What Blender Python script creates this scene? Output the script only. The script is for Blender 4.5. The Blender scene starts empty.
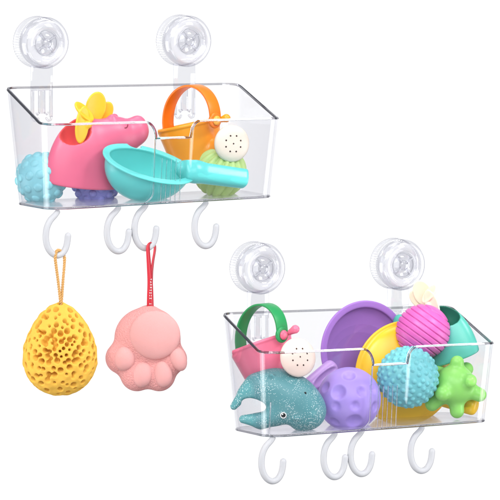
import bpy, bmesh, math, random
import numpy as np
from mathutils import Vector, Matrix, Euler

random.seed(7); RNG = np.random.RandomState(11)
PI = math.pi
scene = bpy.context.scene
COL = scene.collection
MM = 0.001

# ------------------------------------------------------------------ camera
PHI = math.radians(5.2); DIST = 8.0
CAM = Vector((0, -DIST*math.cos(PHI), DIST*math.sin(PHI)))
FWD = Vector((0, math.cos(PHI), -math.sin(PHI)))
UPV = Vector((0, math.sin(PHI), math.cos(PHI)))
cd = bpy.data.cameras.new('camera'); co = bpy.data.objects.new('camera', cd); COL.objects.link(co)
co.location = CAM; co.rotation_euler = (PI/2-PHI, 0, 0)
cd.sensor_width = 36; cd.lens = 36*DIST/0.5; cd.clip_start = 0.1; cd.clip_end = 100
scene.camera = co

def ray(px, py):
    return (FWD + Vector((1, 0, 0))*((px-250)*MM/DIST) + UPV*((250-py)*MM/DIST))
def at_y(px, py, y):
    d = ray(px, py); t = (y-CAM.y)/d.y
    return CAM + d*t

# ------------------------------------------------------------------ basket frames
TH = math.radians(27); CT, ST = math.cos(TH), math.sin(TH)
W, DEP, HT = 261.0, 108.0, 115.0
EU = Vector((CT, ST, 0)); EW = Vector((ST, -CT, 0)); EZ = Vector((0, 0, 1))
class Frame:
    def __init__(s, px, py):
        s.o = at_y(px, py, 0.0); s.px, s.py = px, py
    def pt(s, u, w, z):
        return s.o + (EU*u + EW*w + EZ*z)*MM
    def on(s, px, py, w):           # point seen at that spot on the plane w = const of this basket
        d = ray(px, py); n = EW
        t = ((s.o + EW*w*MM - CAM).dot(n))/d.dot(n)
        return CAM + d*t
F1 = Frame(1.0, 88.0); F2 = Frame(217.4, 313.7)

# ------------------------------------------------------------------ object helpers
def mesh(name, verts, faces, mats, parent=None, smooth=True, idx=None, scale=MM):
    me = bpy.data.meshes.new(name)
    v = np.asarray(verts, float)*scale
    me.from_pydata(v.tolist(), [], [list(map(int, f)) for f in faces])
    me.update()
    if not isinstance(mats, (list, tuple)): mats = [mats]
    for m in mats: me.materials.append(m)
    if idx is not None: me.polygons.foreach_set('material_index', np.asarray(idx, dtype=np.int32))
    if smooth: me.polygons.foreach_set('use_smooth', np.ones(len(me.polygons), dtype=bool))
    o = bpy.data.objects.new(name, me); COL.objects.link(o)
    if parent: o.parent = parent
    return o
def thing(name, label, cat, loc=(0, 0, 0), rot=(0, 0, 0), group=None):
    o = bpy.data.objects.new(name, None); o.empty_display_size = 0.01; COL.objects.link(o)
    o.location = loc; o.rotation_euler = rot
    tag(o, label, cat, group); return o
def tag(o, label, cat, group=None):
    o['label'] = label; o['category'] = cat
    if group: o['group'] = group
    return o
def kids(o): return [c for c in bpy.data.objects if c.parent == o]
def settle(root):
    """move the root to the base of its thing, leaving the shapes where they are"""
    ms = []
    def rec(o):
        for c in kids(o):
            if c.type == 'MESH': ms.append(c)
            rec(c)
    rec(root)
    P = []
    for m in ms:
        a = np.empty(len(m.data.vertices)*3); m.data.vertices.foreach_get('co', a); P.append(a.reshape(-1, 3))
    A = np.concatenate(P); lo, hi = A.min(0), A.max(0)
    b = np.array([(lo[0]+hi[0])/2, (lo[1]+hi[1])/2, lo[2]])
    for m, a in zip(ms, P):
        m.data.vertices.foreach_set('co', (a-b).ravel()); m.data.update()
    root.location = Vector(root.location) + Euler(root.rotation_euler).to_matrix() @ Vector(b)

class MB:
    def __init__(s): s.v = []; s.f = []; s.m = []
    def add(s, v, f, m=0):
        n = len(s.v); s.v += [tuple(p) for p in v]; s.f += [tuple(i+n for i in q) for q in f]; s.m += [m]*len(f)
    def tube(s, path, r, seg=10, closed=False, caps=True, m=0):
        P = [Vector(p) for p in path]; n = len(P)
        R = r if isinstance(r, (list, tuple)) else [r]*n
        T = []
        for i in range(n):
            a = P[(i-1) % n] if (closed or i) else P[0]; b = P[(i+1) % n] if (closed or i < n-1) else P[-1]
            t = (b-a); T.append(t.normalized() if t.length > 1e-9 else Vector((0, 0, 1)))
        ref = Vector((0, 0, 1)) if abs(T[0].z) < .9 else Vector((1, 0, 0))
        N = (ref - T[0]*ref.dot(T[0])).normalized(); v = []
        for i in range(n):
            if i: N = (N - T[i]*N.dot(T[i])).normalized()
            B = T[i].cross(N)
            for k in range(seg):
                a = 2*PI*k/seg; v.append(P[i] + (N*math.cos(a)+B*math.sin(a))*R[i])
        f = []
        for i in range(n if closed else n-1):
            j = (i+1) % n
            for k in range(seg):
                k2 = (k+1) % seg; f.append((i*seg+k, i*seg+k2, j*seg+k2, j*seg+k))
        if not closed and caps:
            for (i, sgn) in ((0, -1), (n-1, 1)):        # rounded ends
                base = i*seg; prev = [base+k for k in range(seg)]
                for q in (1, 2, 3):
                    a = q/3*PI/2; c = P[i]+T[i]*sgn*R[i]*math.sin(a)
                    if q < 3:
                        st = len(v)
                        for k in range(seg): v.append(c + (v[base+k]-P[i])*math.cos(a))
                        cur = [st+k for k in range(seg)]
                        for k in range(seg):
                            k2 = (k+1) % seg; qd = (prev[k], prev[k2], cur[k2], cur[k]); f.append(qd if sgn > 0 else qd[::-1])
                        prev = cur
                    else:
                        st = len(v); v.append(c)
                        for k in range(seg):
                            k2 = (k+1) % seg; qd = (prev[k], prev[k2], st); f.append(qd if sgn > 0 else qd[::-1])
        s.add(v, f, m)
    def lathe(s, prof, seg=64, axis='z', M=None, m=0, fn=None):
        """profile of (r, h), closed where r = 0"""
        v = []; f = []; ring = []
        for (r, h) in prof:
            st = len(v)
            if r < 1e-6: v.append(Vector((0, 0, h))); ring.append([st])
            else:
                for k in range(seg):
                    a = 2*PI*k/seg; rr = r if fn is None else fn(r, h, a)
                    v.append(Vector((rr*math.cos(a), rr*math.sin(a), h)))
                ring.append([st+k for k in range(seg)])
        for A, B in zip(ring, ring[1:]):
            for k in range(seg):
                k2 = (k+1) % seg
                if len(A) == 1 and len(B) == 1: continue
                if len(A) == 1: f.append((A[0], B[k2], B[k]))
                elif len(B) == 1: f.append((A[k], A[k2], B[0]))
                else: f.append((A[k], A[k2], B[k2], B[k]))
        if M is not None: v = [M @ p for p in v]
        s.add(v, f, m)
    def box(s, lo, hi, M=None, m=0):
        v = [Vector((x, y, z)) for x in (lo[0], hi[0]) for y in (lo[1], hi[1]) for z in (lo[2], hi[2])]
        if M is not None: v = [M @ p for p in v]
        s.add(v, [(0, 1, 3, 2), (4, 6, 7, 5), (0, 4, 5, 1), (2, 3, 7, 6), (0, 2, 6, 4), (1, 5, 7, 3)], m)
    def build(s, name, mats, parent=None, smooth=True, bevel=0):
        o = mesh(name, s.v, s.f, mats, parent, smooth, s.m)
        bm = bmesh.new(); bm.from_mesh(o.data); bmesh.ops.recalc_face_normals(bm, faces=bm.faces)
        if bevel:
            ed = [e for e in bm.edges if len(e.link_faces) == 2 and e.calc_face_angle(0) > .6]
            bmesh.ops.bevel(bm, geom=ed, offset=bevel*MM, segments=2, affect='EDGES', profile=.5)
            for f in bm.faces: f.smooth = True
        bm.to_mesh(o.data); bm.free()
        return o

# ------------------------------------------------------------------ implicit surfaces (numpy)
def sph(P, c, r): return np.linalg.norm(P-np.array(c), axis=1)-r
def ell(P, c, r):
    q = P-np.array(c, float); r = np.array(r, float)
    k0 = np.linalg.norm(q/r, axis=1); k1 = np.linalg.norm(q/(r*r), axis=1)
    return k0*(k0-1)/np.maximum(k1, 1e-9)
def cap(P, a, b, ra, rb=None):
    a = np.array(a, float); b = np.array(b, float); rb = ra if rb is None else rb
    d = b-a; h = np.clip(((P-a)@d)/(d@d), 0, 1)
    return np.linalg.norm(P-a-h[:, None]*d, axis=1)-(ra+(rb-ra)*h)
def smin(a, b, k):
    h = np.clip(.5+.5*(b-a)/k, 0, 1); return b+(a-b)*h-k*h*(1-h)
def smax(a, b, k): return -smin(-a, -b, k)
def rotm(axis, deg): return np.array(Matrix.Rotation(math.radians(deg), 3, axis))
def loc(P, c, R): return (P-np.array(c, float))@R       # into the frame whose axes are R's columns

def isosurf(f, lo, hi, h=1.0):
    ax = [np.arange(lo[i], hi[i]+h, h) for i in range(3)]
    n = [len(a) for a in ax]
    G = np.stack(np.meshgrid(*ax, indexing='ij'), -1).reshape(-1, 3)
    V = np.concatenate([f(G[i:i+200000]) for i in range(0, len(G), 200000)]).reshape(n)
    S = V < 0
    c = [(a, b, d) for a in (0, 1) for b in (0, 1) for d in (0, 1)]
    sl = lambda A, o: A[o[0]:n[0]-1+o[0], o[1]:n[1]-1+o[1], o[2]:n[2]-1+o[2]]
    cnt = sum(sl(S, o).astype(np.int8) for o in c)
    act = (cnt > 0) & (cnt < 8)
    ids = np.argwhere(act); idm = -np.ones(act.shape, dtype=np.int64); idm[act] = np.arange(len(ids))
    acc = np.zeros((len(ids), 3)); num = np.zeros(len(ids))
    for o in c:
        for a in range(3):
            if o[a]: continue
            o2 = list(o); o2[a] = 1
            v0 = V[ids[:, 0]+o[0], ids[:, 1]+o[1], ids[:, 2]+o[2]]; v1 = V[ids[:, 0]+o2[0], ids[:, 1]+o2[1], ids[:, 2]+o2[2]]
            m = (v0 < 0) != (v1 < 0)
            t = np.where(m, v0/np.where(m, v0-v1, 1), 0)
            p = np.tile(np.array(o, float), (len(ids), 1)); p[:, a] += t
            acc += p*m[:, None]; num += m
    vert = (ids+acc/num[:, None])*h+np.array(lo, float)
    faces = []
    for a in range(3):
        b, d = (a+1) % 3, (a+2) % 3
        A = np.take(S, range(0, n[a]-1), a); B = np.take(S, range(1, n[a]), a)
        e = np.argwhere(A != B)
        e = e[(e[:, b] > 0) & (e[:, d] > 0) & (e[:, b] < n[b]-1) & (e[:, d] < n[d]-1)]
        def g(db, dd):
            q = e.copy(); q[:, b] -= db; q[:, d] -= dd; return idm[q[:, 0], q[:, 1], q[:, 2]]
        Q = np.stack([g(1, 1), g(0, 1), g(0, 0), g(1, 0)], 1)
        s = S[e[:, 0], e[:, 1], e[:, 2]]
        Q[~s] = Q[~s][:, ::-1]
        faces.append(Q)
    faces = np.concatenate(faces)
    for _ in range(2):
        ep = .15*h; g = np.stack([f(vert+np.eye(3)[i]*ep)-f(vert-np.eye(3)[i]*ep) for i in range(3)], 1)/(2*ep)
        st = -f(vert)[:, None]*g/np.maximum((g*g).sum(1), .15)[:, None]
        L = np.linalg.norm(st, axis=1, keepdims=True); vert = vert+st*np.minimum(1, .5*h/np.maximum(L, 1e-9))
    return vert, faces
def front_y(f, x, z, y0=-90, y1=60):
    ys = np.linspace(y0, y1, 1500); P = np.stack([np.full_like(ys, x), ys, np.full_like(ys, z)], 1)
    i = np.argmax(f(P) < 0); return ys[i]
def fib(n, jit=0.0):
    i = np.arange(n)+.5; ph = np.arccos(1-2*i/n); th = PI*(1+5**.5)*i
    v = np.stack([np.cos(th)*np.sin(ph), np.sin(th)*np.sin(ph), np.cos(ph)], 1)
    if jit: v += RNG.normal(0, jit, v.shape); v /= np.linalg.norm(v, axis=1, keepdims=True)
    return v
def ico(sub):
    bm = bmesh.new(); bmesh.ops.create_icosphere(bm, subdivisions=sub, radius=1.0)
    v = np.array([p.co[:] for p in bm.verts]); f = [[q.index for q in p.verts] for p in bm.faces]; bm.free()
    return v, f
ICO6 = ico(6); ICO7 = ico(7); ICO3 = ico(3)

# ------------------------------------------------------------------ materials
def lin(c): return tuple((x/255/12.92 if x/255 <= .04045 else ((x/255+.055)/1.055)**2.4) for x in c)
GAIN = 0.82
def node(nt, t, **k):
    n = nt.nodes.new(t)
    for a, b in k.items():
        if a in n.inputs: n.inputs[a].default_value = b
        else: setattr(n, a, b)
    return n
def newmat(name):
    m = bpy.data.materials.new(name); m.use_nodes = True; nt = m.node_tree; nt.nodes.clear()
    return m, nt, node(nt, 'ShaderNodeOutputMaterial')
def vinyl(name, rgb, rough=.38, sss=.12, bump=.02, scale=900, spec=.4, var=.05, coat=0, gain=None):
    m, nt, out = newmat(name); g = GAIN if gain is None else gain
    c = [x*g for x in lin(rgb)]
    p = node(nt, 'ShaderNodeBsdfPrincipled'); p.inputs['Roughness'].default_value = rough
    p.inputs['Specular IOR Level'].default_value = spec
    p.inputs['Subsurface Weight'].default_value = sss; p.inputs['Subsurface Radius'].default_value = (1, .7, .5)
    p.inputs['Subsurface Scale'].default_value = .003
    p.inputs['Coat Weight'].default_value = coat; p.inputs['Coat Roughness'].default_value = .12
    tc = node(nt, 'ShaderNodeTexCoord')
    n1 = node(nt, 'ShaderNodeTexNoise', Scale=60.0, Detail=3.0); nt.links.new(tc.outputs['Object'], n1.inputs['Vector'])
    mx = node(nt, 'ShaderNodeMix', data_type='RGBA')
    mx.inputs[6].default_value = (*[x*(1-var) for x in c], 1); mx.inputs[7].default_value = (*[min(1, x*(1+var)) for x in c], 1)
    nt.links.new(n1.outputs['Fac'], mx.inputs[0]); nt.links.new(mx.outputs[2], p.inputs['Base Color'])
    if bump:
        n2 = node(nt, 'ShaderNodeTexNoise', Scale=float(scale), Detail=2.0); nt.links.new(tc.outputs['Object'], n2.inputs['Vector'])
        b = node(nt, 'ShaderNodeBump', Strength=bump*5, Distance=.0004); nt.links.new(n2.outputs['Fac'], b.inputs['Height'])
        nt.links.new(b.outputs[0], p.inputs['Normal'])
    nt.links.new(p.outputs[0], out.inputs[0]); m['pr'] = p.name
    return m
def clear(name, tint=(.981, .981, .988), rough=.02, cloud=0.0, f0=.04):
    """thin clear plastic skin: lets light straight through, absorbs more where seen edge-on, reflects by angle"""
    m, nt, out = newmat(name)
    lw = node(nt, 'ShaderNodeLayerWeight', Blend=.5)
    cs = node(nt, 'ShaderNodeMath', operation='SUBTRACT'); cs.inputs[0].default_value = 1.0; nt.links.new(lw.outputs['Facing'], cs.inputs[1])
    cl = node(nt, 'ShaderNodeMath', operation='MAXIMUM'); nt.links.new(cs.outputs[0], cl.inputs[0]); cl.inputs[1].default_value = .16
    iv = node(nt, 'ShaderNodeMath', operation='DIVIDE'); iv.inputs[0].default_value = 1.0; nt.links.new(cl.outputs[0], iv.inputs[1])
    ch = []
    for c in tint:
        q = node(nt, 'ShaderNodeMath', operation='POWER'); q.inputs[0].default_value = c; nt.links.new(iv.outputs[0], q.inputs[1]); ch.append(q)
    cb = node(nt, 'ShaderNodeCombineColor')
    for i in range(3): nt.links.new(ch[i].outputs[0], cb.inputs[i])
    tr = node(nt, 'ShaderNodeBsdfTransparent'); nt.links.new(cb.outputs[0], tr.inputs[0])
    gl = node(nt, 'ShaderNodeBsdfGlossy', Roughness=rough); gl.inputs['Color'].default_value = (1, 1, 1, 1)
    p5 = node(nt, 'ShaderNodeMath', operation='POWER'); nt.links.new(lw.outputs['Facing'], p5.inputs[0]); p5.inputs[1].default_value = 5.0
    fr = node(nt, 'ShaderNodeMath', operation='MULTIPLY_ADD'); nt.links.new(p5.outputs[0], fr.inputs[0]); fr.inputs[1].default_value = 1-f0; fr.inputs[2].default_value = f0
    mx = node(nt, 'ShaderNodeMixShader'); nt.links.new(fr.outputs[0], mx.inputs[0]); nt.links.new(tr.outputs[0], mx.inputs[1]); nt.links.new(gl.outputs[0], mx.inputs[2])
    last = mx
    if cloud:
        df = node(nt, 'ShaderNodeBsdfDiffuse'); df.inputs[0].default_value = (.9, .9, .92, 1)
        m2 = node(nt, 'ShaderNodeMixShader'); m2.inputs[0].default_value = cloud
        nt.links.new(mx.outputs[0], m2.inputs[1]); nt.links.new(df.outputs[0], m2.inputs[2]); last = m2
    nt.links.new(last.outputs[0], out.inputs[0]); return m
def glass(name, col=(.76, .76, .78), rough=.03, ior=1.49):
    m, nt, out = newmat(name)
    g = node(nt, 'ShaderNodeBsdfGlass', Roughness=rough, IOR=ior); g.inputs['Color'].default_value = (*col, 1)
    nt.links.new(g.outputs[0], out.inputs[0]); return m

CLEAR = clear('clear_plastic'); CLOUD = clear('moulded_clear_plastic', (.915, .917, .934), .06, .0, .06)
FLOORM = clear('clear_floor_plastic', (.965, .962, .972), .12, .10, .04)
EDGE = glass('clear_plastic_edge_shade'); RIDGE = glass('clear_plastic_ridge', (.9, .9, .92))  # same clear plastic: edge tint darkened for its dark refractions, ridges kept paler
CUPM = clear('clear_soft_plastic', (.925, .926, .94), .05, .03, .06)
RING = clear('clear_dial_plastic', (.98, .98, .985), .1, .22, .05)
HOOKM = vinyl('frosted_hook_plastic', (208, 209, 214), .4, .15, .02, var=.02, gain=.73, spec=.25)

# ------------------------------------------------------------------ backdrop and light
vb, fb = [], []
for y in (1.1, 1.112):
    vb += [(-900, y*1000, -780), (900, y*1000, -780), (900, y*1000, 740), (-900, y*1000, 740)]
fb = [(0, 1, 2, 3), (7, 6, 5, 4), (0, 4, 5, 1), (1, 5, 6, 2), (2, 6, 7, 3), (3, 7, 4, 0)]
m, nt, out = newmat('white_backdrop_paper')
d = node(nt, 'ShaderNodeBsdfDiffuse'); d.inputs[0].default_value = (.615, .615, .615, 1); nt.links.new(d.outputs[0], out.inputs[0])
b = mesh('backdrop', vb, fb, m, smooth=False); b['kind'] = 'structure'

def area(name, loc_, target, size, power, color=(1, 1, 1), sy=None):
    l = bpy.data.lights.new(name, 'AREA'); l.energy = power; l.size = size; l.color = color
    if sy: l.shape = 'RECTANGLE'; l.size_y = sy
    o = bpy.data.objects.new(name, l); COL.objects.link(o); o.location = loc_
    o.rotation_euler = (Vector(target)-Vector(loc_)).to_track_quat('-Z', 'Y').to_euler()
    return o
area('key_light', (-1.2, -2.0, 1.9), (0, 0, 0), 1.0, 44, (1, .985, .96))
area('fill_light', (.95, -2.6, 1.15), (0, 0, -.1), 1.2, 22, (.97, .985, 1))
area('front_light', (-.3, -3.0, 1.75), (0, 0, -.1), 2.2, 66)
area('rim_light', (1.62, -.86, 1.42), (.02, 0, -.03), .62, 26)
area('low_light', (-.5, -2.1, -1.8), (0, 0, -.05), 1.6, 30)
area('top_light', (0.1, .1, 1.7), (0, 0, 0), 1.0, 14)
for sx in (-1, 1):
    area('backdrop_light', (sx*1.6, -.1, -.35), (-sx*.1, 1.1, -.12), 1.0, 17)
w = bpy.data.worlds.new('World'); scene.world = w; w.use_nodes = True
w.node_tree.nodes['Background'].inputs[0].default_value = (.92, .95, 1, 1)
w.node_tree.nodes['Background'].inputs[1].default_value = .24

# ------------------------------------------------------------------ basket
def wedge(u, z): return z + (u/W)*(-4.0 + 7.5*(-z/HT))
def rim_z(w_):
    t = (w_-5)/(96-5)
    if t <= 0: return 0.0
    if t >= 1: return -30.0
    s = .12                                                 # soft bends at both ends of the slope
    e = t*t/(2*s) if t < s else (t-s/2 if t < 1-s else 1-s/2-s/2+s/2-((1-t)**2)/(2*s)+ .0)
    tot = 1-s
    return -30*min(1, max(0, (e if t < 1-s else (1-s) - ((1-t)**2)/(2*s))/tot))
def notch(u):
    a, b2, c2, d2, D = 108., 120., 158., 169., 17.
    if u <= a or u >= d2: return 0
    if u < b2: return -D*(1-math.sqrt(max(0, 1-((u-a)/(b2-a))**2)))
    if u <= c2: return -D
    return -D*(1-math.sqrt(max(0, 1-((d2-u)/(d2-c2))**2)))
def plan(t, off=0.0):
    """rounded outline at height fraction t (0 floor, 1 rim), as matched points (u, w, is_front)"""
    k = 1-t
    u0, u1, w0, w1 = 6*k+off, W-6*k-off, 15*k+off, DEP-7*k-off
    rb, rf, rl = 18-off, 13-off, 21-off
    pts = []
    def arc(cx, cy, r, a0, a1, n=10):
        for i in range(n+1):
            a = math.radians(a0+(a1-a0)*i/n); pts.append((cx+r*math.cos(a), cy+r*math.sin(a), False))
    arc(u1-rb, w0+rb, rb, -90, 0)                            # back right
    arc(u1-rf, w1-rf, rf, 0, 90)                             # front right
    us = list(np.linspace(240, 172, 12)) + list(169-11*(1-np.cos(np.linspace(0, PI/2, 9)))) + list(np.linspace(157.9, 120.1, 10)) \
        + list(108+12*np.cos(np.linspace(0, PI/2, 9))) + list(np.linspace(104, 34, 12))
    for q in us: pts.append((float(q), w1, True))
    arc(u0+rl, w1-rl, rl, 90, 180)
    arc(u0+rb, w0+rb, rb, 180, 270)
    return pts
def basket(F, label, corner_glint):
    root = thing('storage_basket', label, 'basket', F.o, (0, 0, TH), 'clear baskets')
    L = lambda u, w_, z: (u, -w_, wedge(u, z))
    m = MB(); NL = 16
    def loops(off, zb, dz):
        out_ = []
        for j in range(NL+1):
            t = j/NL; P = plan(t, off); T = plan(1, off); row = []
            for (p, q) in zip(P, T):
                zt = rim_z(q[1]+ (off if q[1] > 50 else -off)) + (notch(q[0]) if q[2] else 0) + dz
                z = zb + (zt-zb)*t
                # wall point follows the taper at its true height
                tt = (z+HT)/HT if zt > -5 else (z+HT)/(HT+0)
                tt = min(1, max(0, tt)); A, B = plan_c[off][0], plan_c[off][1]
                i = len(row); row.append(L(A[i][0]+(B[i][0]-A[i][0])*t, A[i][1]+(B[i][1]-A[i][1])*t, z))
            out_.append(row)
        return out_
    plan_c = {o: (plan(0, o), plan(1, o)) for o in (0.0, 2.2)}
    OUT = loops(0.0, -HT, 0); INN = loops(2.2, -HT+2.4, 0)
    n = len(OUT[0])
    def skin(R, flip):
        v = [p for r in R for p in r]; f = []
        for j in range(len(R)-1):
            for i in range(n):
                i2 = (i+1) % n; q = (j*n+i, j*n+i2, (j+1)*n+i2, (j+1)*n+i); f.append(q if not flip else q[::-1])
        return v, f
    m.add(*skin(OUT, True)); m.add(*skin(INN, False))
    m.build('shell', CLEAR, root)
    fl = MB(); fl.add(OUT[0], [tuple(range(n))]); fl.add(INN[0], [tuple(range(n))][::-1])
    fl.build('floor_panel', FLOORM, root, smooth=False)
    rm = MB(); rim = [tuple((np.array(a)+np.array(b_))/2) for a, b_ in zip(OUT[-1], INN[-1])]
    rim2 = []
    for p in rim:
        if not rim2 or (Vector(p)-Vector(rim2[-1])).length > .5: rim2.append(p)
    n2 = len(rim2); prf = [(-1.5, -1.1), (1.5, -1.3), (1.95, -.8), (.95, 1.3), (.3, 1.6), (-1.2, 1.4)]; np_ = len(prf)     # lip with a chamfered outer face
    vv = []; ff = []
    for i in range(n2):
        t = Vector(rim2[(i+1) % n2])-Vector(rim2[i-1]); t.normalize(); th = Vector((t.x, t.y, 0))
        if th.length < .35:                                  # steep notch sides: keep the wall's own direction
            th = Vector((-1, 0, 0))
        o_ = Vector((th.y, -th.x, 0)).normalized(); u_ = t.cross(o_); u_ = u_ if u_.z > 0 or th.length < .5 and True else -u_
        o_ = -o_ if o_.dot(Vector(rim2[i])-Vector((W/2, -DEP/2, 0))) < 0 else o_
        u_ = t.cross(o_).normalized()
        if u_.z < -.2 : u_ = -u_
        for (a, b_) in prf: a *= .8; b_ *= .8; vv.append(Vector(rim2[i])+o_*a+u_*b_)
    for i in range(n2):
        j = (i+1) % n2
        for k in range(np_): ff.append((i*np_+k, i*np_+(k+1) % np_, j*np_+(k+1) % np_, j*np_+k))
    rm.add(vv, ff); ro = rm.build('rim', EDGE, root, smooth=True)
    ro.data.set_sharp_from_angle(angle=math.radians(28))
    be = MB(); low = []
    for p in [tuple((np.array(a)*.7+np.array(b_)*.3)) for a, b_ in zip(OUT[0], INN[0])]:
        if not low or (Vector(p)-Vector(low[-1])).length > .5: low.append(p)
    be.tube(low, 1.15, 8, closed=True); be.build('base_edge', EDGE, root)
    # moulded front_seam below the notch and the five short ribs
    fw = lambda z: 108-7*(-z/HT)+.2 - (0 if z > -30 else 0)
    def wf(z):                                               # front wall distance at that height
        t = (z+HT)/(HT-30); return 101+7*min(1, t)
    sm = MB(); pth = [L(119, wf(z)+.3, z) for z in np.linspace(-48, -104, 10)] + [L(118.2-(i**1.5)*.55, wf(-106-i)+.3, -105.5-i*1.3) for i in range(0, 7)]
    sm.tube(pth, .75, 8); sm.build('front_seam', RIDGE, root)
    rb = MB()
    for k in range(5):
        u = 127.5+k*5.2; rb.tube([L(u, wf(z)+.2, z) for z in np.linspace(-70+(k == 0)*2, -HT+1, 8)], .55, 6)
    rb.build('front_ribs', RIDGE, root)
    if corner_glint:
        s2 = MB(); s2.tube([L(7.5, wf(z)-2, z) for z in np.linspace(-80, -HT+1, 6)], .8, 8); s2.build('corner_highlight_ridge', RIDGE, root)  # pale ridge shaped to stand for the bright reflection on the front-left corner
    return root

# ------------------------------------------------------------------ suction hanger
def hanger(F, u, zc, label):
    root = thing('suction_hanger', label, 'suction cup', F.pt(u, 0, zc), (0, 0, TH), 'suction cups that hold the baskets')
    # lathe axis = outwards (local -y); h = distance in front of the back wall plane
    M = Matrix(((1, 0, 0), (0, 0, -1), (0, 1, 0))).to_4x4()
    R = 26.0
    def rib(r, h, a): return r+.35*math.cos(60*a) if r > R-1.5 and -7 < h < 3 else r
    m = MB(); m.lathe([(0, -8), (20, -8.5), (R-1.2, -9), (R, -8), (R, -6.4), (R-.8, -5.6), (R-.8, 2.4), (R-1.6, 3.2), (R-5, 3.6), (19, 2.4), (12, 2.0), (0, 2.0)], 240, M=M, fn=rib)
    m.build('suction_cup', CUPM, root)
    m = MB(); m.lathe([(12.6, 14.5), (12.6, 17.3), (13.4, 18.1), (21.5, 18.6), (23.4, 18.0), (R-1.4, 15.6), (R-.2, 13.6), (R, 11.5), (R, 6.2), (R-.8, 5.2), (R-3, 5.0), (R-3.2, 11.5), (R-4.5, 13.4), (21, 14.2), (12.6, 14.5)], 128, M=M)
    m.build('dial_ring', CUPM, root)
    m = MB(); m.lathe([(14.2, 18.45), (14.2, 18.95), (21.0, 19.15), (22.2, 18.9), (22.2, 18.4)], 96, M=M); m.build('dial_face', RING, root)
    m = MB(); m.lathe([(0, 14.6), (5, 14.6), (12.3, 14.4), (12.4, 11), (11.4, 9.6), (0, 9.6)], 64, M=M)
    m.build('hub', CUPM, root)
    m = MB()
    m.lathe([(0, 19.6), (3.4, 19.4), (4.6, 18.6), (5, 14.7)], 32, M=M)
    for k in range(4):
        a = math.radians(38+90*k)
        RM = M @ Matrix.Rotation(a, 4, 'Z')
        m.box((3, -1.2, 14.7), (12.0, 1.2, 17.8), RM)
    m.build('knob', CUPM, root, bevel=.5)
    zr = wedge(u, 0)-zc                                       # the back rim in this thing's frame
    m = MB(); hw = 12.0
    m.box((-hw, -5.0, zr-3), (hw, -3.0, -R+3))
    m.build('strap', CLOUD, root, bevel=.5)
    m = MB()
    m.box((-hw, -5.0, zr-30), (-hw+3.4, -2.9, zr-3.05)); m.box((hw-3.4, -5.0, zr-30), (hw, -2.9, zr-3.05))
    m.box((-3.6, -5.4, zr-26), (3.6, -2.7, zr-3.05))
    for sx in (-1, 1):
        m.tube([(sx*(hw-1.6), -4.6, zr-30), (sx*(hw-2.6), -5.5, zr-32.5), (sx*(hw-5.6), -5.9, zr-33.4), (sx*(hw-7.4), -5.4, zr-31)], 1.3, 8)
        m.tube([(sx*3.4, -4.6, zr-25.5), (sx*5.2, -5.2, zr-27.2), (sx*6.4, -5.2, zr-25.4)], 1.1, 8)
    m.build('clip', CLOUD, root, bevel=.4)
    return root

# ------------------------------------------------------------------ C hooks
def hook(F, px, py, label):
    p = F.on(px, py, 93)
    m = MB()
    c = [(0, 2), (-2.6, -1.2), (-7.2, -6), (-10.4, -12.5), (-11.6, -19.5), (-11.4, -26.5), (-9.4, -33.5), (-5.6, -38.8), (-.6, -41.2), (4.4, -39.6), (7.8, -35), (9.6, -29), (10.4, -22)]
    P = [Vector((x/CT*.98, 0, z)) for x, z in c]; out_ = []
    for i in range(len(P)-1):
        a, b_, c_, d_ = P[max(0, i-1)], P[i], P[i+1], P[min(len(P)-1, i+2)]
        for k in range(5):
            t = k/5; out_.append(.5*((2*b_)+(c_-a)*t+(2*a-5*b_+4*c_-d_)*t*t+(3*b_-a-3*c_+d_)*t**3))
    out_.append(P[-1])
    n = len(out_); r = [2.7+.5*min(1, i/10) for i in range(n)]
    m.tube(out_, r, 16)
    o = m.build('hanging_hook', HOOKM)
    o.location = p; o.rotation_euler = (0, 0, TH)
    tag(o, label, 'hook', 'frosted hooks under the baskets'); return o

# ------------------------------------------------------------------ toys
def displaced(fn, base): v, f = base; return v*fn(v)[:, None], f
def bumpy_ball(P, R, n, br, bh, mat, label, jit=0.0, rot=(0.3, .2, 0), group=None, sharp=2.0):
    d = fib(n, jit)
    def fn(v):
        ang = np.arccos(np.clip(v@d.T, -1, 1)).min(1)*R
        t = np.clip(1-(ang/br)**2, 0, 1); return R+bh*np.sqrt(t)*1.0 if sharp == 2.0 else R+bh*t**sharp
    v, f = displaced(fn, ICO7)
    o = mesh('textured_ball', v, f, mat); o.location = P; o.rotation_euler = rot
    return tag(o, label, 'ball', group)
def ribbed_ball(P, R, k, amp, mat, label, rot, stripes=False):
    def fn(v):
        if stripes:                                         # parallel bands
            s = np.abs(np.sin(v[:, 2]*k)); return R-amp*np.clip(1-s*2.2, 0, 1)**1.5*2
        a = np.arctan2(v[:, 1], v[:, 0]); pole = np.sqrt(np.clip(1-v[:, 2]**2, 0, 1))
        return R+amp*(np.abs(np.cos(a*k/2))-.6)*np.clip(pole*1.6, 0, 1)
    v, f = displaced(fn, ICO7)
    o = mesh('ribbed_ball', v, f, mat); o.location = P; o.rotation_euler = rot
    return tag(o, label, 'ball')
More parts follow.
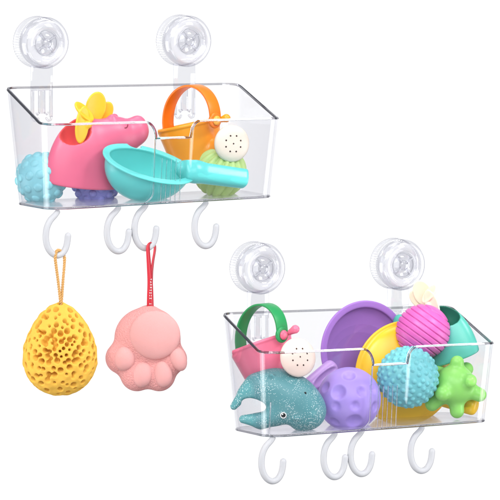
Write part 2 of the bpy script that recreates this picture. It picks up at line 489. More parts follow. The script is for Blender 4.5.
def crater_ball(P, R, mat, label):
    f0 = [((-11, -6.5+16.5), 8.5), ((12, 10.5), 5.5), ((-13.5, -4), 5), ((6, -3.5), 5.5), ((5, -20), 9.5), ((-15, -21), 5.5), ((-27, -8), 6.5), ((26, -6), 6), ((24, 12), 5), ((-24, 14), 6), ((0, 26), 7)]
    cs = []
    for (x, z), r in f0:
        y = -math.sqrt(max(1, R*R-x*x-z*z)); cs.append((np.array((x, y, z)), r))
    for q in fib(26):
        if q[1] > .3: cs.append((q*R, 5.5))
    def f(Pn):
        d_ = sph(Pn, (0, 0, 0), R)
        for c, r in cs:
            k = r*1.15; cc = c*(1+(k*.55)/R)
            d_ = smax(d_, -(np.linalg.norm(Pn-cc, axis=1)-k), 1.6)
        return d_
    v, fc = isosurf(f, (-R-3,)*3, (R+3,)*3, 1.0)
    o = mesh('crater_ball', v, fc, mat); o.location = P; return tag(o, label, 'ball')
def knob_ball(P, mat, label):
    R = 20.5
    ks = [((2, -3, 23), 7.0), ((14.5, -16.5, 6), 7.0), ((24.5, -3, -9.5), 7.2), ((2, -4, -26), 7.2), ((-23, -2, -19), 7.2), ((-13, -18.5, -6.5), 7.6), ((12, 20, 14), 7), ((-17, 15, 12), 7), ((2, 25, -8), 7)]
    def f(Pn):
        d_ = sph(Pn, (0, 0, 0), R)
        for c, r in ks: d_ = smin(d_, cap(Pn, np.array(c)*.45, c, r*1.1, r), 4.0)
        return d_
    v, fc = isosurf(f, (-36, -36, -38), (38, 38, 36), 1.0)
    o = mesh('knobbed_ball', v, fc, mat); o.location = P; return tag(o, label, 'ball')

def hippo(P, rot, label, bmat, inmat, fmat, eyem, mirror=False, sc=1.0, ysq=1.0, po=(0, 0), yaw=0):
    """pixel-like frame: x right, z up, centre of the dome at (82, 155)"""
    root = thing('hippo_bath_toy', label, 'bath toy', P, rot)
    yc, ys = math.cos(math.radians(yaw)), math.sin(math.radians(yaw))
    p = lambda x, y, d=0: ((x-82.+d*ys*ysq)/yc, d, 155.-y)
    fx = 1.14 if yaw else 1.0
    RO = rotm('Y', -14) @ rotm('X', 32)
    def f(Q):
        dome = ell(Q, p(84, 185), (39.5*fx, 24, 68)); low = smax(dome, -(Q[:, 2]+29+.085*Q[:, 0]-.22*Q[:, 1]), 3.5)
        head = ell(loc(Q, p(116, 138, -2), rotm('Y', 10)), (0, 0, 0), (25*(fx+1)/2, 17, 20))
        sn = ell(loc(Q, p(136, 133, -4), rotm('Y', -12)), (0, 0, 0), (12*(fx+1)/2, 13.5, 14.5))
        ear = sph(Q, p(112, 119.5, -6), 4.2); ear2 = sph(Q, p(114, 120, 9), 4.2)
        nb = sph(Q, p(138, 123.5, -7), 4)
        b_ = smin(low, head, 10); b_ = smin(b_, sn, 6); b_ = smin(b_, ear, 4); b_ = smin(b_, ear2, 4); b_ = smin(b_, nb, 6)
        cav = ell(loc(Q, p(75.5, 128.5, -10), RO), (0, 0, 0), (17.5, 14.5, 17.5))
        return smax(b_, -cav, 2.2)
    v, fc = isosurf(f, (-56, -30, -42), (88, 30, 48), 1.0)
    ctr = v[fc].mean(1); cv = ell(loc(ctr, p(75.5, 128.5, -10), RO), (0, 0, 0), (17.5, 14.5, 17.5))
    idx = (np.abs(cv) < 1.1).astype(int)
    S = np.array((-sc if mirror else sc, sc*ysq, sc))
    fl = (lambda q: np.asarray(q)[:, ::-1]) if mirror else (lambda q: q)
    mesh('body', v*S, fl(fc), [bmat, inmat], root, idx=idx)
    for (ex, ey) in ((124.5, 127.2), (115.6, 123.4)):
        big = ex > 120; q = p(ex, ey, -12 if yaw else 0); y = front_y(f, q[0], q[2])
        vv, ff = ICO3
        if big:                                              # closed eye: a short curved groove mark
            m = MB(); m.tube([((q[0]+dx)*S[0], (front_y(f, q[0]+dx, q[2]+dz)-.1)*S[1], (q[2]+dz)*S[2]) for dx, dz in ((-2.3, -1.6), (-.6, -1.5), (1, -.5), (2.2, 1.2))], .6*sc, 8)
            m.build('eye', eyem, root)
        else:
            mesh('nostril', (vv*np.array((.9, .5, 1.3))+np.array((q[0], y, q[2])))*S, fl(ff), eyem, root)
    # paddle wheel of petals
    pet = [((95.5, 108.5, 1), (12, 2.6, 16.5), 8, 0, 8), ((104.5, 114.5, 4), (8.6, 2.6, 12.5), 28, 0, 10), ((84.5, 111, -9), (14, 8.6, 2.6), 38, 0, 48), ((82.5, 124, -13), (8.8, 2.8, 19), 11, 12, -4)]
    def g(Q):
        d_ = None
        for (x, y, dd), r, roll, yaw, pit in pet:
            R_ = rotm('Y', roll) @ rotm('X', pit) @ rotm('Z', yaw)
            L_ = loc(Q, p(x+po[0], y+po[1], dd), R_); ax = int(np.argmin(r)); q = [i for i in range(3) if i != ax]
            k = np.sqrt((L_[:, q[0]]/r[q[0]])**2+(L_[:, q[1]]/r[q[1]])**2); m_ = min(r[q[0]], r[q[1]])
            n_ = L_[:, ax]*(1 if ax == 2 else -1)
            e = smax((k-1)*m_, np.abs(n_+1.6*(1-k*k))-1.5, 1.8)              # a gently dished rounded blade
            d_ = e if d_ is None else smin(d_, e, 1.0)
        hub = cap(Q, p(88+po[0], 124+po[1], -11), p(95+po[0], 126+po[1], 8), 4.0)
        return smin(d_, hub, 1.5)
    v, fc = isosurf(g, (-36, -36, -8), (52, 26, 84), .75)
    mesh('petal_wheel', v*S, fl(fc), fmat, root)
    settle(root); return root

def scoop_teal(P, mat, label):
    root = thing('bath_scoop', label, 'scoop', P, (0, 0, math.radians(22)))
    p = lambda x, y, d=0: ((x-146.+d*.375)*1.078, d, 165.-y)
    RB = rotm('Y', 12.5) @ rotm('X', 30)
    C = p(149, 164, 0)
    def f(Q):
        L_ = loc(Q, C, RB); a, b_, c_ = 45.5, 27.5, 42
        e = ell(L_, (0, 0, 0), (a, b_, c_)); sh = smax(np.abs(e+1.3)-1.3, L_[:, 2], .8)
        q = L_[:, :2]/np.array((a, b_)); k0 = np.linalg.norm(q, axis=1); k1 = np.linalg.norm(q/np.array((a, b_)), axis=1)
        e2 = k0*(k0-1)/np.maximum(k1, 1e-6)
        lip = smax(np.abs(e2-1.0)-3.6, np.abs(L_[:, 2]+.2)-1.1, 1.2)
        d_ = smin(sh, lip, 1.5)
        d_ = smax(d_, -ell(L_, (-9, b_+3.2, 1.5), (7.5, 5.4, 6)), 1.4)             # pouring notch in the lip
        return d_
    v, fc = isosurf(f, (-52, -40, -50), (58, 40, 30), .85); mesh('bowl', v, fc, mat, root)
    def h(Q):
        RH = rotm('Y', 9.5); L_ = loc(Q, p(214.5, 175.5, -5), RH @ rotm('X', -24))
        x = L_[:, 0]; w_ = 11.2-.03*x; t = 9.5
        d1 = np.abs(x)-34; q = (np.abs(L_[:, 1]/t)**2.8+np.abs(L_[:, 2]/w_)**2.8)**(1/2.8); tubev = (q-1)*t
        o_ = smax(tubev, d1, 3.5)
        inn = smax((q-1)*t+2.2, d1+2.2, 4)
        half = smax(o_, L_[:, 2]-7.2, 1.5)
        neck = cap(Q, p(181, 170, -2), p(194, 171.5, -5), 7, 9.5)
        d_ = smin(half, neck, 7)
        return smax(d_, -ell(L_, (2, 0, 12.5), (28, 6.0, 6.4)), 1.5)     # long dished groove on top
    v, fc = isosurf(h, (24, -24, -42), (118, 20, 18), .9); mesh('handle', v, fc, mat, root)
    settle(root); return root

def disc_scoop(P, yaw, R, depth, ha, hb, mat, hmat, label, convex=False, tilt=0, hr=(10, 10)):
    """round ladle bowl facing out (or its round back facing out), and a bar handle from ha to hb (x, y, z from the bowl centre)"""
    root = thing('bath_scoop', label, 'scoop', P, (math.radians(tilt), 0, math.radians(yaw)))
    s = 1 if convex else -1
    def f(Q):
        e = ell(Q, (0, 0, 0), (R-3, depth, R-3)); y = Q[:, 1]
        sh = smax(np.abs(e+1.2)-1.2, s*y, .8)
        rr = np.sqrt(Q[:, 0]**2+Q[:, 2]**2)
        lip = smax(np.abs(rr-(R-2.2))-3.4, np.abs(y)-1.4, 1.4)
        return smin(sh, lip, 2)
    yl = (-depth-4, 6) if convex else (-6, depth+4)
    v, fc = isosurf(f, (-R-3, yl[0], -R-3), (R+3, yl[1], R+3), 1.0); mesh('bowl', v, fc, mat, root)
    a = np.array(ha, float); b_ = np.array(hb, float); d_ = (b_-a)/np.linalg.norm(b_-a)
    yv = np.array((0, 1., 0)); yv -= d_*(yv@d_); yv /= np.linalg.norm(yv); R_ = np.stack([d_, yv, np.cross(d_, yv)], 1)
    Ln = np.linalg.norm(b_-a)/2; c_ = (a+b_)/2
    def h(Q):
        L_ = loc(Q, c_, R_); q = np.sqrt((L_[:, 1]/hr[0])**2+(L_[:, 2]/hr[1])**2)
        o_ = smax((q-1)*min(hr), np.abs(L_[:, 0])-Ln, 6)
        return smax(o_, -(ell(L_, (0, -hr[0]*1.05, 0), (Ln*.8, hr[0]*.6, hr[1]*.55))), 1.5)
    lo = np.minimum(a, b_)-14; hi = np.maximum(a, b_)+14
    v, fc = isosurf(h, lo, hi, .9); mesh('handle', v, fc, hmat, root)
    settle(root); return root

def can(P, label, bmat, hmat, rmat, holem, roll, pitch, foot, apex, piv, rose, body, kmat, nrm, spike, Rr=18, group=None):
    """all spots in pixels relative to the root's pixel"""
    root = thing('watering_can', label, 'watering can', P, group=group)
    p = lambda q, d=0: (q[0], d, -q[1])
    RB = rotm('Y', -roll) @ rotm('X', pitch)
    rc = p(rose, -33)
    def f(Q):
        L_ = loc(Q, p(body, 0), RB); z = L_[:, 2]; r = np.linalg.norm(L_[:, :2]*np.array((1, 1.12)), axis=1)
        rad = 27.5+z*.20
        out_ = smax((r-rad)*.97, np.abs(z)-25, 2.5); inn = smax((r-rad+2.6)*.97, -(z+22), 2)
        beadr = np.sqrt((r-(27.5+25*.20)+.8)**2+(z-24)**2)-1.7
        b_ = smin(smax(out_, -inn, 1.0), beadr, 1.2)
        sp = cap(Q, p((body[0]+16, body[1]+2), -14), (rc[0], rc[1]+9, rc[2]), 8, 9)
        return smin(b_, smax(sp, -inn, 1.0), 4)
    c = p(body); v, fc = isosurf(f, (c[0]-36, -46, c[2]-36), (max(c[0]+36, rc[0]+12), 34, c[2]+36), .95)
    mesh('body', v, fc, bmat, root)
    # arched strap
    psi = math.radians(45); c0 = np.array(((foot[0]+piv[0])/2, (foot[1]+piv[1])/2)); Rx = (piv[0]-foot[0])/2/math.cos(psi)
    hgt = c0[1]-apex[1]; ext = 12; dxy = np.array((math.cos(psi), -math.sin(psi))); wxy = np.array((math.sin(psi), math.cos(psi)))
    m = MB(); n = 48; vv = []; ff = []
    rise = (piv[1]-foot[1])/2
    for i in range(n+1):
        t = PI*(1-i/n); t2 = t
        ex = Rx*math.cos(t2); ez = hgt*max(0, math.sin(t2))**.92
        tx, tz = -Rx*math.sin(t2), hgt*math.cos(t2); L_ = math.hypot(tx, tz) or 1; nx, nz = -tz/L_*-1, tx/L_*-1
        for (q, o_) in ((-7.4, -1.1), (7.4, -1.1), (7.4, 1.1), (-7.4, 1.1)):
            X = dxy*(ex+nx*o_) + wxy*q
            vv.append((c0[0]+X[0], X[1]-4, -(c0[1]+ex/Rx*rise)+ez+nz*o_))
    for i in range(n):
        for k in range(4):
            k2 = (k+1) % 4; ff.append((i*4+k, i*4+k2, i*4+4+k2, i*4+4+k))
    low = [(q[0]+1.0, q[1], q[2]-12) for q in vv[:4]]; b0 = len(vv); vv += low     # the left foot runs on down inside the rim
    ff += [(b0+k, b0+(k+1) % 4, (k+1) % 4, k) for k in range(4)]
    ff += [(b0, b0+1, b0+2, b0+3), (n*4+3, n*4+2, n*4+1, n*4)]
    m.add(vv, ff); ax = Vector((dxy[0], dxy[1], 0))
    M = Matrix.Translation(Vector((piv[0]-.5, -Rx*math.sin(psi)-4-2.0, -piv[1]))) @ ax.to_track_quat('Z', 'Y').to_matrix().to_4x4()
    m.lathe([(0, -1.6), (7.3, -1.6), (8, -.8), (8, 1.2), (7.2, 2), (0, 2.2)], 40, M=M)
    m.build('handle', hmat, root, bevel=.5)
    k = MB(); k.lathe([(0, 2.0), (4.8, 2.0), (4.9, 3.4), (4.3, 4.4), (2.2, 4.9), (0, 5)], 32, M=M); k.build('pivot', kmat, root)
    # sprinkler rose
    nv = Vector(nrm).normalized(); Mr = Matrix.Translation(Vector(rc)) @ nv.to_track_quat('Z', 'Y').to_matrix().to_4x4()
    prof = [(0, -7), (7, -7), (12, -4.5), (Rr-1.2, -2.2), (Rr, -.6), (Rr-.2, 1.2), (Rr-1.5, 2.5), (Rr*.7, 4.2), (Rr*.35, 5.1), (0, 5.4)]
    k = MB(); k.lathe(prof, 72, M=Mr); rs = k.build('sprinkler_head', rmat, root)
    k = MB()
    for i in range(9):
        a = 2*PI*i/8+.35; rr = 0 if i == 8 else Rr*.45
        hgt_ = 5.4 - 1.9*(rr/(Rr*.7))**2*.55 if rr else 5.4
        k.lathe([(0, .1), (.78, .06), (.95, -.2), (.95, -1)], 14, M=Mr @ Matrix.Translation((rr*math.cos(a), rr*math.sin(a), hgt_+.02)))
    k.build('spray_hole_plugs', holem, rs)  # solid plugs coloured dark for the shade inside open spray holes
    k = MB(); a = Vector(p(spike[0], -22)); b_ = Vector(p(spike[1], -26)); k.tube([a, a.lerp(b_, .5), b_], [2.2, 3.2, 4.4], 14); k.build('spout_tip', kmat if False else bmat, root)
    settle(root); return root

def whale(P, bmat, darkm, whitem, label):
    root = thing('whale_bath_toy', label, 'bath toy', P)
    p = lambda x, y, d=0: (x-285., d, 402.-y)
    def f(Q):
        b1 = ell(loc(Q, p(292, 400), rotm('Y', 38)), (0, 0, 0), (36.5, 24, 25.5))
        b2 = ell(loc(Q, p(267, 387.5), rotm('Y', -14)), (0, 0, 0), (24, 19, 17.5))
        d_ = smin(b1, b2, 9); d_ = smin(d_, ell(Q, p(305, 411), (18, 19, 15.5)), 9)
        d_ = smin(d_, cap(Q, p(255, 385, -3), p(245, 393, -6), 10, 7), 7)
        d_ = smin(d_, cap(Q, p(247, 390, -6), p(234, 405.5, -7), 7, 3.6), 3)
        lo_ = cap(Q, p(279, 412.5, -6), p(261, 419.5, -8), 13, 8.2); lo_ = smin(lo_, cap(Q, p(261, 419.5, -8), p(243.5, 418.3, -8), 8.2, 4.2), 4)
        d_ = smin(d_, lo_, 5)
        gap = ell(loc(Q, p(254, 404), rotm('Y', 16)), (0, 0, 0), (12.5, 40, 6.4))
        d_ = smax(d_, -gap, 3)
        d_ = smax(d_, -cap(Q, p(286, 430.5, -40), p(286, 430.5, 40), 5.2), 6)
        d_ = smin(d_, cap(Q, p(273, 377, -14), p(271.5, 373.5, -17), 3.2, 1.9), 2.5)     # little fin nub
        d_ = smin(d_, ell(Q, p(297, 415.5, -19.5), (5.2, 3, 2.7)), 2.0)             # flipper nub
        return d_
    v, fc = isosurf(f, (-56, -32, -34), (46, 30, 38), .8); mesh('body', v, fc, bmat, root)
    vv, ff = ICO3; q = p(283.3, 413); y = front_y(f, q[0], q[2])
    mesh('eye', vv*np.array((3.5, 1.2, 3.5))+np.array((q[0], y, q[2])), ff, darkm, root)
    m = MB(); m.lathe([(2.3, .0), (2.3, 1.1), (3.2, 1.0), (3.3, 0)], 28, M=Matrix.Translation((q[0], y-.5, q[2])) @ Matrix(((1, 0, 0), (0, 0, -1), (0, 1, 0))).to_4x4()); e = m.build('eye_ring', whitem, root)
    mesh('eye_glint', vv*.8+np.array((q[0]-.9, y-1.2, q[2]+1.0)), ff, whitem, root)
    q = p(305, 391); y = front_y(f, q[0], q[2]); mesh('water_hole', vv*np.array((1.3, .5, 1.3))+np.array((q[0], y, q[2])), ff, darkm, root)
    settle(root); return root

def sponge(P, mat, cmat, label, hookpt):
    root = thing('bath_sponge', label, 'sponge', P)
    p = lambda x, y, d=0: (x-60., d, 345.-y)
    C = np.array(p(60, 349))
    def egg(Q):
        q = Q-C; s = 1-.0045*q[:, 2]-.00002*q[:, 2]**2
        return ell(np.stack([q[:, 0]/s, q[:, 1]/s, q[:, 2]], 1), (0, 0, 0), (36.5, 27, 46.5))*.95
    dirs = fib(310, .036); cs = []
    for d_ in dirs:
        t = 20.
        for _ in range(40): t -= egg((C+d_*t)[None])[0]*.8
        cs.append((C+d_*(t+.5), C+d_*(t-5.5), RNG.choice([1.5, 1.9, 2.3, 2.7, 3.1])))
    lump = fib(40, .05)*np.array((30, 22, 40))+C
    def f(Q):
        d_ = egg(Q); d_ = d_+.6*np.sin(Q[:, 0]*.42+1)*np.sin(Q[:, 2]*.37+2)*np.cos(Q[:, 1]*.4)
        near = np.abs(d_) < 11; A = Q[near]; o_ = d_[near]
        for c, c2, r in cs:
            mk = np.linalg.norm(A-c, axis=1) < r+11
            if mk.any(): o_[mk] = smax(o_[mk], -cap(A[mk], c, c2, r, r*.8), .9)
        d_[near] = o_; return d_
    v, fc = isosurf(f, C-np.array((42, 32, 52)), C+np.array((42, 32, 50)), .8)
    mesh('foam_body', v, fc, mat, root)
    # twisted cord loop
    m = MB(); path = []
    hz = np.array((hookpt[0], 0, hookpt[1]))
    pts = [p(61, 306, 0), p(60, 296, -1), p(58.2, 280, -2), p(56.4, 266, -3.6), p(55.6, 257.5, -4.3), p(57, 251.5, -2), p(60, 251.2, 1.5), p(63.8, 256, 3.4), p(64.6, 262, 2.4), p(63.2, 280, 1), p(62, 296, .6), p(61, 306, .6)]
    cr(pts, path, 14)
    acc = 0; fr = []
    for i, q in enumerate(path):
        if i: acc += (path[i]-path[i-1]).length
        t = (path[min(i+1, len(path)-1)]-path[max(i-1, 0)]).normalized(); n_ = t.cross(Vector((0, 1, 0.01))).normalized(); b_ = t.cross(n_); fr.append((q, n_, b_, acc))
    for ph in (0, PI): m.tube([q+n_*.8*math.cos(a*1.3+ph)+b_*.8*math.sin(a*1.3+ph) for q, n_, b_, a in fr], .92, 8)
    m.build('hanging_cord', cmat, root)
    settle(root); return root
def cr(pts, out_, k):
    P = [Vector(q) for q in pts]
    for i in range(len(P)-1):
        a, b_, c_, d_ = P[max(0, i-1)], P[i], P[i+1], P[min(len(P)-1, i+2)]
        for j in range(k):
            t = j/k; out_.append(.5*((2*b_)+(c_-a)*t+(2*a-5*b_+4*c_-d_)*t*t+(3*b_-a-3*c_+d_)*t**3))
    out_.append(P[-1])

def paw(P, netm, padm, redm, whitem, label):
    root = thing('paw_bath_puff', label, 'bath puff', P)
    p = lambda x, y, d=0: (x-147., d, 350.-y)
    def f(Q):
        d_ = ell(Q, p(147.5, 338), (33, 20, 31))
        for (x, y, r) in ((121, 358, 15.5), (173, 359, 14), (137, 374, 17), (159, 374.5, 16.5)):
            d_ = smin(d_, ell(Q, p(x, y), (r, 16, r*1.02)), 7)
        d_ = smin(d_, ell(Q, p(149, 311), (7, 4, 5)), 6)
        return d_
    v, fc = isosurf(f, (-50, -26, -50), (48, 26, 48), .9); mesh('net_body', v, fc, netm, root)
    for (x, y, rx, rz, ry, roll) in ((155, 333.5, 22.5, 21.5, 8.5, 0), (125, 357, 9.6, 11.2, 8, 18), (142.5, 373, 9.4, 11.6, 8, 8), (163, 372.5, 8.6, 12, 8, -6), (178, 357.5, 7.4, 11.4, 8, -22)):
        q = p(x, y); yy = front_y(f, q[0]-np.sign(q[0]-4)*4*(abs(q[0]) > 26), q[2])
        vv, ff = ICO6
        R_ = rotm('Y', roll); mesh('pad', (vv*np.array((rx*1.13, ry, rz*1.13)))@R_.T+np.array((q[0], yy+4.0, q[2])), ff, padm, root)
    # ribbon: one folded band, printed marks on its face
    m = MB()
    def band(pts, hw, m_=0):
        path = []; cr([q for q in pts], path, 8); n = len(path); vv = []; ff = []
        for i, q in enumerate(path):
            s = i/(n-1); k = hw[0]+(hw[1]-hw[0])*s if len(hw) == 2 else np.interp(s, np.linspace(0, 1, len(hw)), hw)
            t = (path[min(i+1, n-1)]-path[max(i-1, 0)]).normalized()
            a = math.radians(np.interp(s, [0, 1], [tw[0], tw[1]])); side = Vector((math.cos(a), math.sin(a), 0)); nn = t.cross(side).normalized()
            for (e, g) in ((-1, -1), (1, -1), (1, 1), (-1, 1)): vv.append(q+side*e*k+nn*g*.22)
        for i in range(n-1):
            for k in range(4):
                k2 = (k+1) % 4; ff.append((i*4+k, i*4+k2, i*4+4+k2, i*4+4+k))
        ff += [(0, 1, 2, 3), (n*4-1, n*4-2, n*4-3, n*4-4)]
        m.add(vv, ff, m_)
    tw = (10, 68); band([p(150.3, 308, -2.4), p(150.3, 296, -2.6), p(150.2, 282, -2.8), p(149.2, 266, -3.6), p(148.2, 250, -4.6), p(148.6, 244.5, -3.0), p(150.6, 242.0, .6)], [3.6, 3.3, 2.8, 2.6, 2.8, 3.2])
    tw = (68, 60); band([p(150.6, 242.0, .6), p(153.6, 243.6, 3.4), p(155, 249, 4.2), p(153, 262, 3.0), p(151.8, 274, 1.4), p(151.3, 290, .2), p(151, 308, .2)], [2.8, 2.8, 2.6, 2.6, 2.8, 3.2])
    rb = m.build('ribbon', redm, root)
    k = MB(); zs = np.linspace(279, 303.5, 10)
    glyph = [(0, 1, 1), (1, 1, 0), (1, 0, 1), (1, 1, 1), (0, 1, 1), (1, 1, 1), (1, 0, 1), (1, 1, 1), (1, 0, 0), (1, 1, 0)]
    for i, (z, gset) in enumerate(zip(zs, glyph)):
        hw = 1.1 if i > 3 else .8; x0 = 150.6+(.5 if i < 4 else 0); yf = -3.35
        if i == 8: continue
        k.box((x0-147-hw, yf-.1, 350-z-.75), (x0-147-hw+.5, yf, 350-z+.75)) if gset[0] else None
        k.box((x0-147-hw, yf-.12, 350-z-.25), (x0-147+hw, yf-.02, 350-z+.25)) if gset[1] else None
        k.box((x0-147+hw-.5, yf-.1, 350-z-.75), (x0-147+hw, yf, 350-z+.75)) if gset[2] else None
    k.build('ribbon_print', whitem, rb)
    settle(root); return root

# ------------------------------------------------------------------ colours
BLUE = vinyl('sky_blue_vinyl', (146, 218, 229), .42); PURB = vinyl('indigo_vinyl', (140, 143, 214), .42)
PINK = vinyl('rose_pink_vinyl', (238, 112, 146), .36); PINKIN = vinyl('coral_red_scatter', (238, 84, 88), .45)  # hollow coloured coral red for light scattered through the pink vinyl
YEL = vinyl('sun_yellow_plastic', (248, 198, 52), .35, .25); TEAL = vinyl('aqua_plastic', (108, 224, 220), .24, .2)
ORG = vinyl('orange_plastic', (255, 164, 40), .32); ORGS = vinyl('deep_orange_strap', (252, 128, 28), .35)
ORGK = vinyl('light_orange_pivot', (253, 178, 74), .35)
CREAM = vinyl('cream_plastic', (250, 236, 220), .36, var=.02); HOLE = vinyl('hole_shade', (58, 40, 34), .7, 0, var=.02)
LIME = vinyl('pale_lime_vinyl', (198, 228, 146), .4)
PINKC = vinyl('watermelon_plastic', (246, 124, 156), .33); GRN = vinyl('green_strap', (44, 158, 92), .36); PINKK = vinyl('pink_pivot', (238, 110, 140), .36); CREAMP = vinyl('blush_cream_plastic', (245, 222, 210), .36, var=.02)
PUR = vinyl('violet_plastic', (170, 124, 208), .38, spec=.25); LAV = vinyl('lavender_plastic', (190, 152, 218), .3)
YEL2 = vinyl('golden_plastic', (255, 205, 44), .3); MAG = vinyl('magenta_vinyl', (228, 106, 190), .38)
TEAL2 = vinyl('sea_green_plastic', (92, 192, 176), .3); TEALIN = vinyl('dark_green_plastic', (20, 112, 88), .5)  # darker green for the hollow and face marks of the sea green hippo
PALE = vinyl('pale_butter_plastic', (255, 244, 214), .3, .3, var=.02, gain=.85)
BLUE2 = vinyl('pale_turquoise_vinyl', (122, 206, 212), .4); STAR = vinyl('spring_green_vinyl', (152, 228, 112), .36)
MOON = vinyl('lilac_vinyl', (182, 156, 240), .42); DARK = vinyl('black_paint', (22, 26, 28), .25, 0, var=.02); WHT = vinyl('white_paint', (240, 242, 240), .3, var=.02)
EYEP = vinyl('maroon_paint', (140, 34, 66), .5, 0)
SPG = vinyl('yellow_foam', (243, 190, 82), .85, .3, .10, 500, .1)
ROPE = vinyl('tan_cord', (214, 166, 104), .8, .1, .08, 900, .2); RED = vinyl('red_satin', (208, 46, 62), .4, .1)
PAD = vinyl('soft_pink_pad', (235, 173, 171), .8, .3, .10, 1500, .15)
def netting():
    m = vinyl('pink_mesh_net', (234, 164, 162), .8, .2, 0, 900, .15); nt = m.node_tree; p = nt.nodes[m['pr']]
    tc = node(nt, 'ShaderNodeTexCoord'); vo = node(nt, 'ShaderNodeTexVoronoi', feature='DISTANCE_TO_EDGE', Scale=430.0); nt.links.new(tc.outputs['Object'], vo.inputs['Vector'])
    b_ = node(nt, 'ShaderNodeBump', Strength=.7, Distance=.0018); b_.invert = True; nt.links.new(vo.outputs['Distance'], b_.inputs['Height']); nt.links.new(b_.outputs[0], p.inputs['Normal'])
    return m
NET = netting()
def speckled():
    m = vinyl('speckled_teal_vinyl', (92, 156, 162), .42, .08, .02); nt = m.node_tree; p = nt.nodes[m['pr']]
    src = p.inputs['Base Color'].links[0].from_socket
    tc = node(nt, 'ShaderNodeTexCoord'); vo = node(nt, 'ShaderNodeTexVoronoi', Scale=620.0); nt.links.new(tc.outputs['Object'], vo.inputs['Vector'])
    n2 = node(nt, 'ShaderNodeTexNoise', Scale=45.0); nt.links.new(tc.outputs['Object'], n2.inputs['Vector'])
    th = node(nt, 'ShaderNodeMath', operation='MULTIPLY_ADD'); nt.links.new(n2.outputs['Fac'], th.inputs[0]); th.inputs[1].default_value = .8; th.inputs[2].default_value = -.16
    lt = node(nt, 'ShaderNodeMath', operation='LESS_THAN'); nt.links.new(vo.outputs['Distance'], lt.inputs[0]); nt.links.new(th.outputs[0], lt.inputs[1])
    f8 = node(nt, 'ShaderNodeMath', operation='MULTIPLY'); nt.links.new(lt.outputs[0], f8.inputs[0]); f8.inputs[1].default_value = .7
    mx = node(nt, 'ShaderNodeMix', data_type='RGBA'); nt.links.new(f8.outputs[0], mx.inputs[0]); nt.links.new(src, mx.inputs[6]); mx.inputs[7].default_value = (.62, .74, .74, 1)
    nt.links.new(mx.outputs[2], p.inputs['Base Color']); return m
SPECK = speckled()

# ------------------------------------------------------------------ build: upper basket
basket(F1, 'clear plastic basket holding the pink hippo, orange watering can and aqua scoop', False)
hanger(F1, 43, 44.5, 'clear suction cup above the pink hippo toy')
hanger(F1, 202.5, 41.5, 'clear suction cup rising behind the orange handle of the watering can')
hook(F1, 57.5, 214, 'frosted hook from which the yellow sponge hangs')
hook(F1, 118.5, 210, 'empty frosted hook beside the hook with the red ribbon, left of it')
hook(F1, 146, 207, 'frosted hook holding the red ribbon of the pink puff')
hook(F1, 206, 205, 'empty frosted hook under the aqua scoop handle, alone at the right')
bumpy_ball(F1.on(41.5, 178, 25), 25.2, 52, 4.3, 1.9, BLUE, 'light blue ball with round bumps beside the pink hippo', rot=(.3, .5, .2), group='bumpy balls')
bumpy_ball(F1.on(96, 182, 27), 22.4, 60, 4.0, 2.8, PURB, 'indigo bumpy ball under the pink hippo', rot=(.1, .2, .8), group='bumpy balls')
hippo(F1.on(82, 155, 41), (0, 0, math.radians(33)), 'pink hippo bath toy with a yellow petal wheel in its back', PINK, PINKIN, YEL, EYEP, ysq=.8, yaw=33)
scoop_teal(F1.on(146, 165, 80), TEAL, 'glossy aqua scoop lying in front of the orange watering can')
can(F1.on(190, 140, 34), 'orange watering can with an orange arched handle', ORG, ORGS, CREAM, HOLE, 12, -3, (-22.5, -16), (0, -55), (25.5, -22), (42, 1), (3.5, 8.5), ORGK, (.36, -.93, .04), ((29, -21.5), (36.5, -24)), 18.6, 'watering cans')
ribbed_ball(F1.on(220, 171.5, 60), 26, 15, 2.6, LIME, 'pale lime ribbed ball under the aqua scoop handle', (.5, .2, .3))

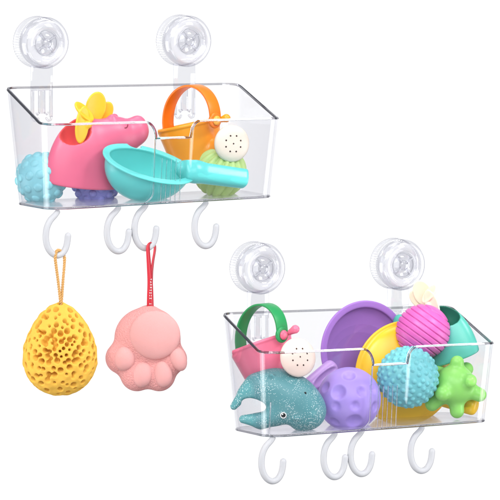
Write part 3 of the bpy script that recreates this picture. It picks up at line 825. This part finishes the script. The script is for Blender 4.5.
# ------------------------------------------------------------------ build: lower basket
basket(F2, 'clear plastic basket holding the teal whale, lilac ball and green knobbed ball', True)
hanger(F2, 43.5, 44.5, 'clear suction cup above the green handled watering can')
hanger(F2, 202.5, 41.5, 'clear suction cup above the magenta ball and cream petals')
hook(F2, 273, 440, 'empty frosted hook under the teal whale')
hook(F2, 335, 436, 'empty frosted hook under the left half of the lilac ball')
hook(F2, 362, 433, 'empty frosted hook under the right edge of the lilac ball')
hook(F2, 422, 430, 'empty frosted hook under the turquoise textured ball')
disc_scoop(F2.on(364, 349, 12), 27, 48, 12, (-36, -4, -15), (-73, -16, -35), PUR, LAV, 'violet scoop with its bowl facing out behind the lilac ball', hr=(8, 9))
disc_scoop(F2.on(405, 373, 34), 18, 52, 15, (28, -8, -22), (64, -38, -33), YEL2, YEL2, 'golden yellow scoop standing behind the turquoise ball', convex=True, hr=(8, 9.5))
can(F2.on(256, 354, 36), 'pink watering can with a green arched handle', PINKC, GRN, CREAMP, HOLE, 19, -8, (-15.5, -11), (0, -50), (26, -22), (41.5, 0), (12, 12), PINKK, (.46, -.86, .2), ((32, -23), (39, -27.5)), 19.6, 'watering cans')
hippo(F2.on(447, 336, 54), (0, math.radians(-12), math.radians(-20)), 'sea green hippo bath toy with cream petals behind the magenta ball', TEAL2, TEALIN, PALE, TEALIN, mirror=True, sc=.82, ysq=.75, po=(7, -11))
ribbed_ball(F2.on(423, 331.5, 52), 27.6, 15, 1.1, MAG, 'magenta ball with diagonal grooves in front of the cream petals', (-.08, math.radians(36), 0), stripes=True)
bumpy_ball(F2.on(408, 377, 72), 30, 210, 2.7, 1.7, BLUE2, 'turquoise ball covered in small bumps in front of the yellow scoop', .02, group='bumpy balls', sharp=.8)
knob_ball(F2.on(455, 385, 78), STAR, 'bright green ball with stubby knobs all round')
crater_ball(F2.on(349, 399, 66), 32, MOON, 'lilac ball with round craters beside the teal whale')
whale(F2.on(285, 402, 70), SPECK, DARK, WHT, 'teal whale bath toy with white speckles and a black eye')

# ------------------------------------------------------------------ build: hanging items
y1 = F1.on(57.5, 250, 93).y; y3 = F1.on(146, 246, 93).y
sponge(at_y(60, 345, y1), SPG, ROPE, 'yellow egg shaped sponge full of holes on a tan cord', (0, 0))
paw(at_y(147, 350, y3), NET, PAD, RED, WHT, 'pink paw shaped bath puff on a red ribbon')

# ------------------------------------------------------------------ render settings
vs = scene.view_settings; scene.display_settings.display_device = 'sRGB'
vs.view_transform = 'Standard'; vs.look = 'None'; vs.exposure = 0; vs.gamma = 1; vs.use_curve_mapping = False
cy = scene.cycles
cy.use_denoising = True
cy.max_bounces = 20; cy.transparent_max_bounces = 40; cy.transmission_bounces = 14; cy.glossy_bounces = 6; cy.diffuse_bounces = 5
cy.sample_clamp_indirect = 6
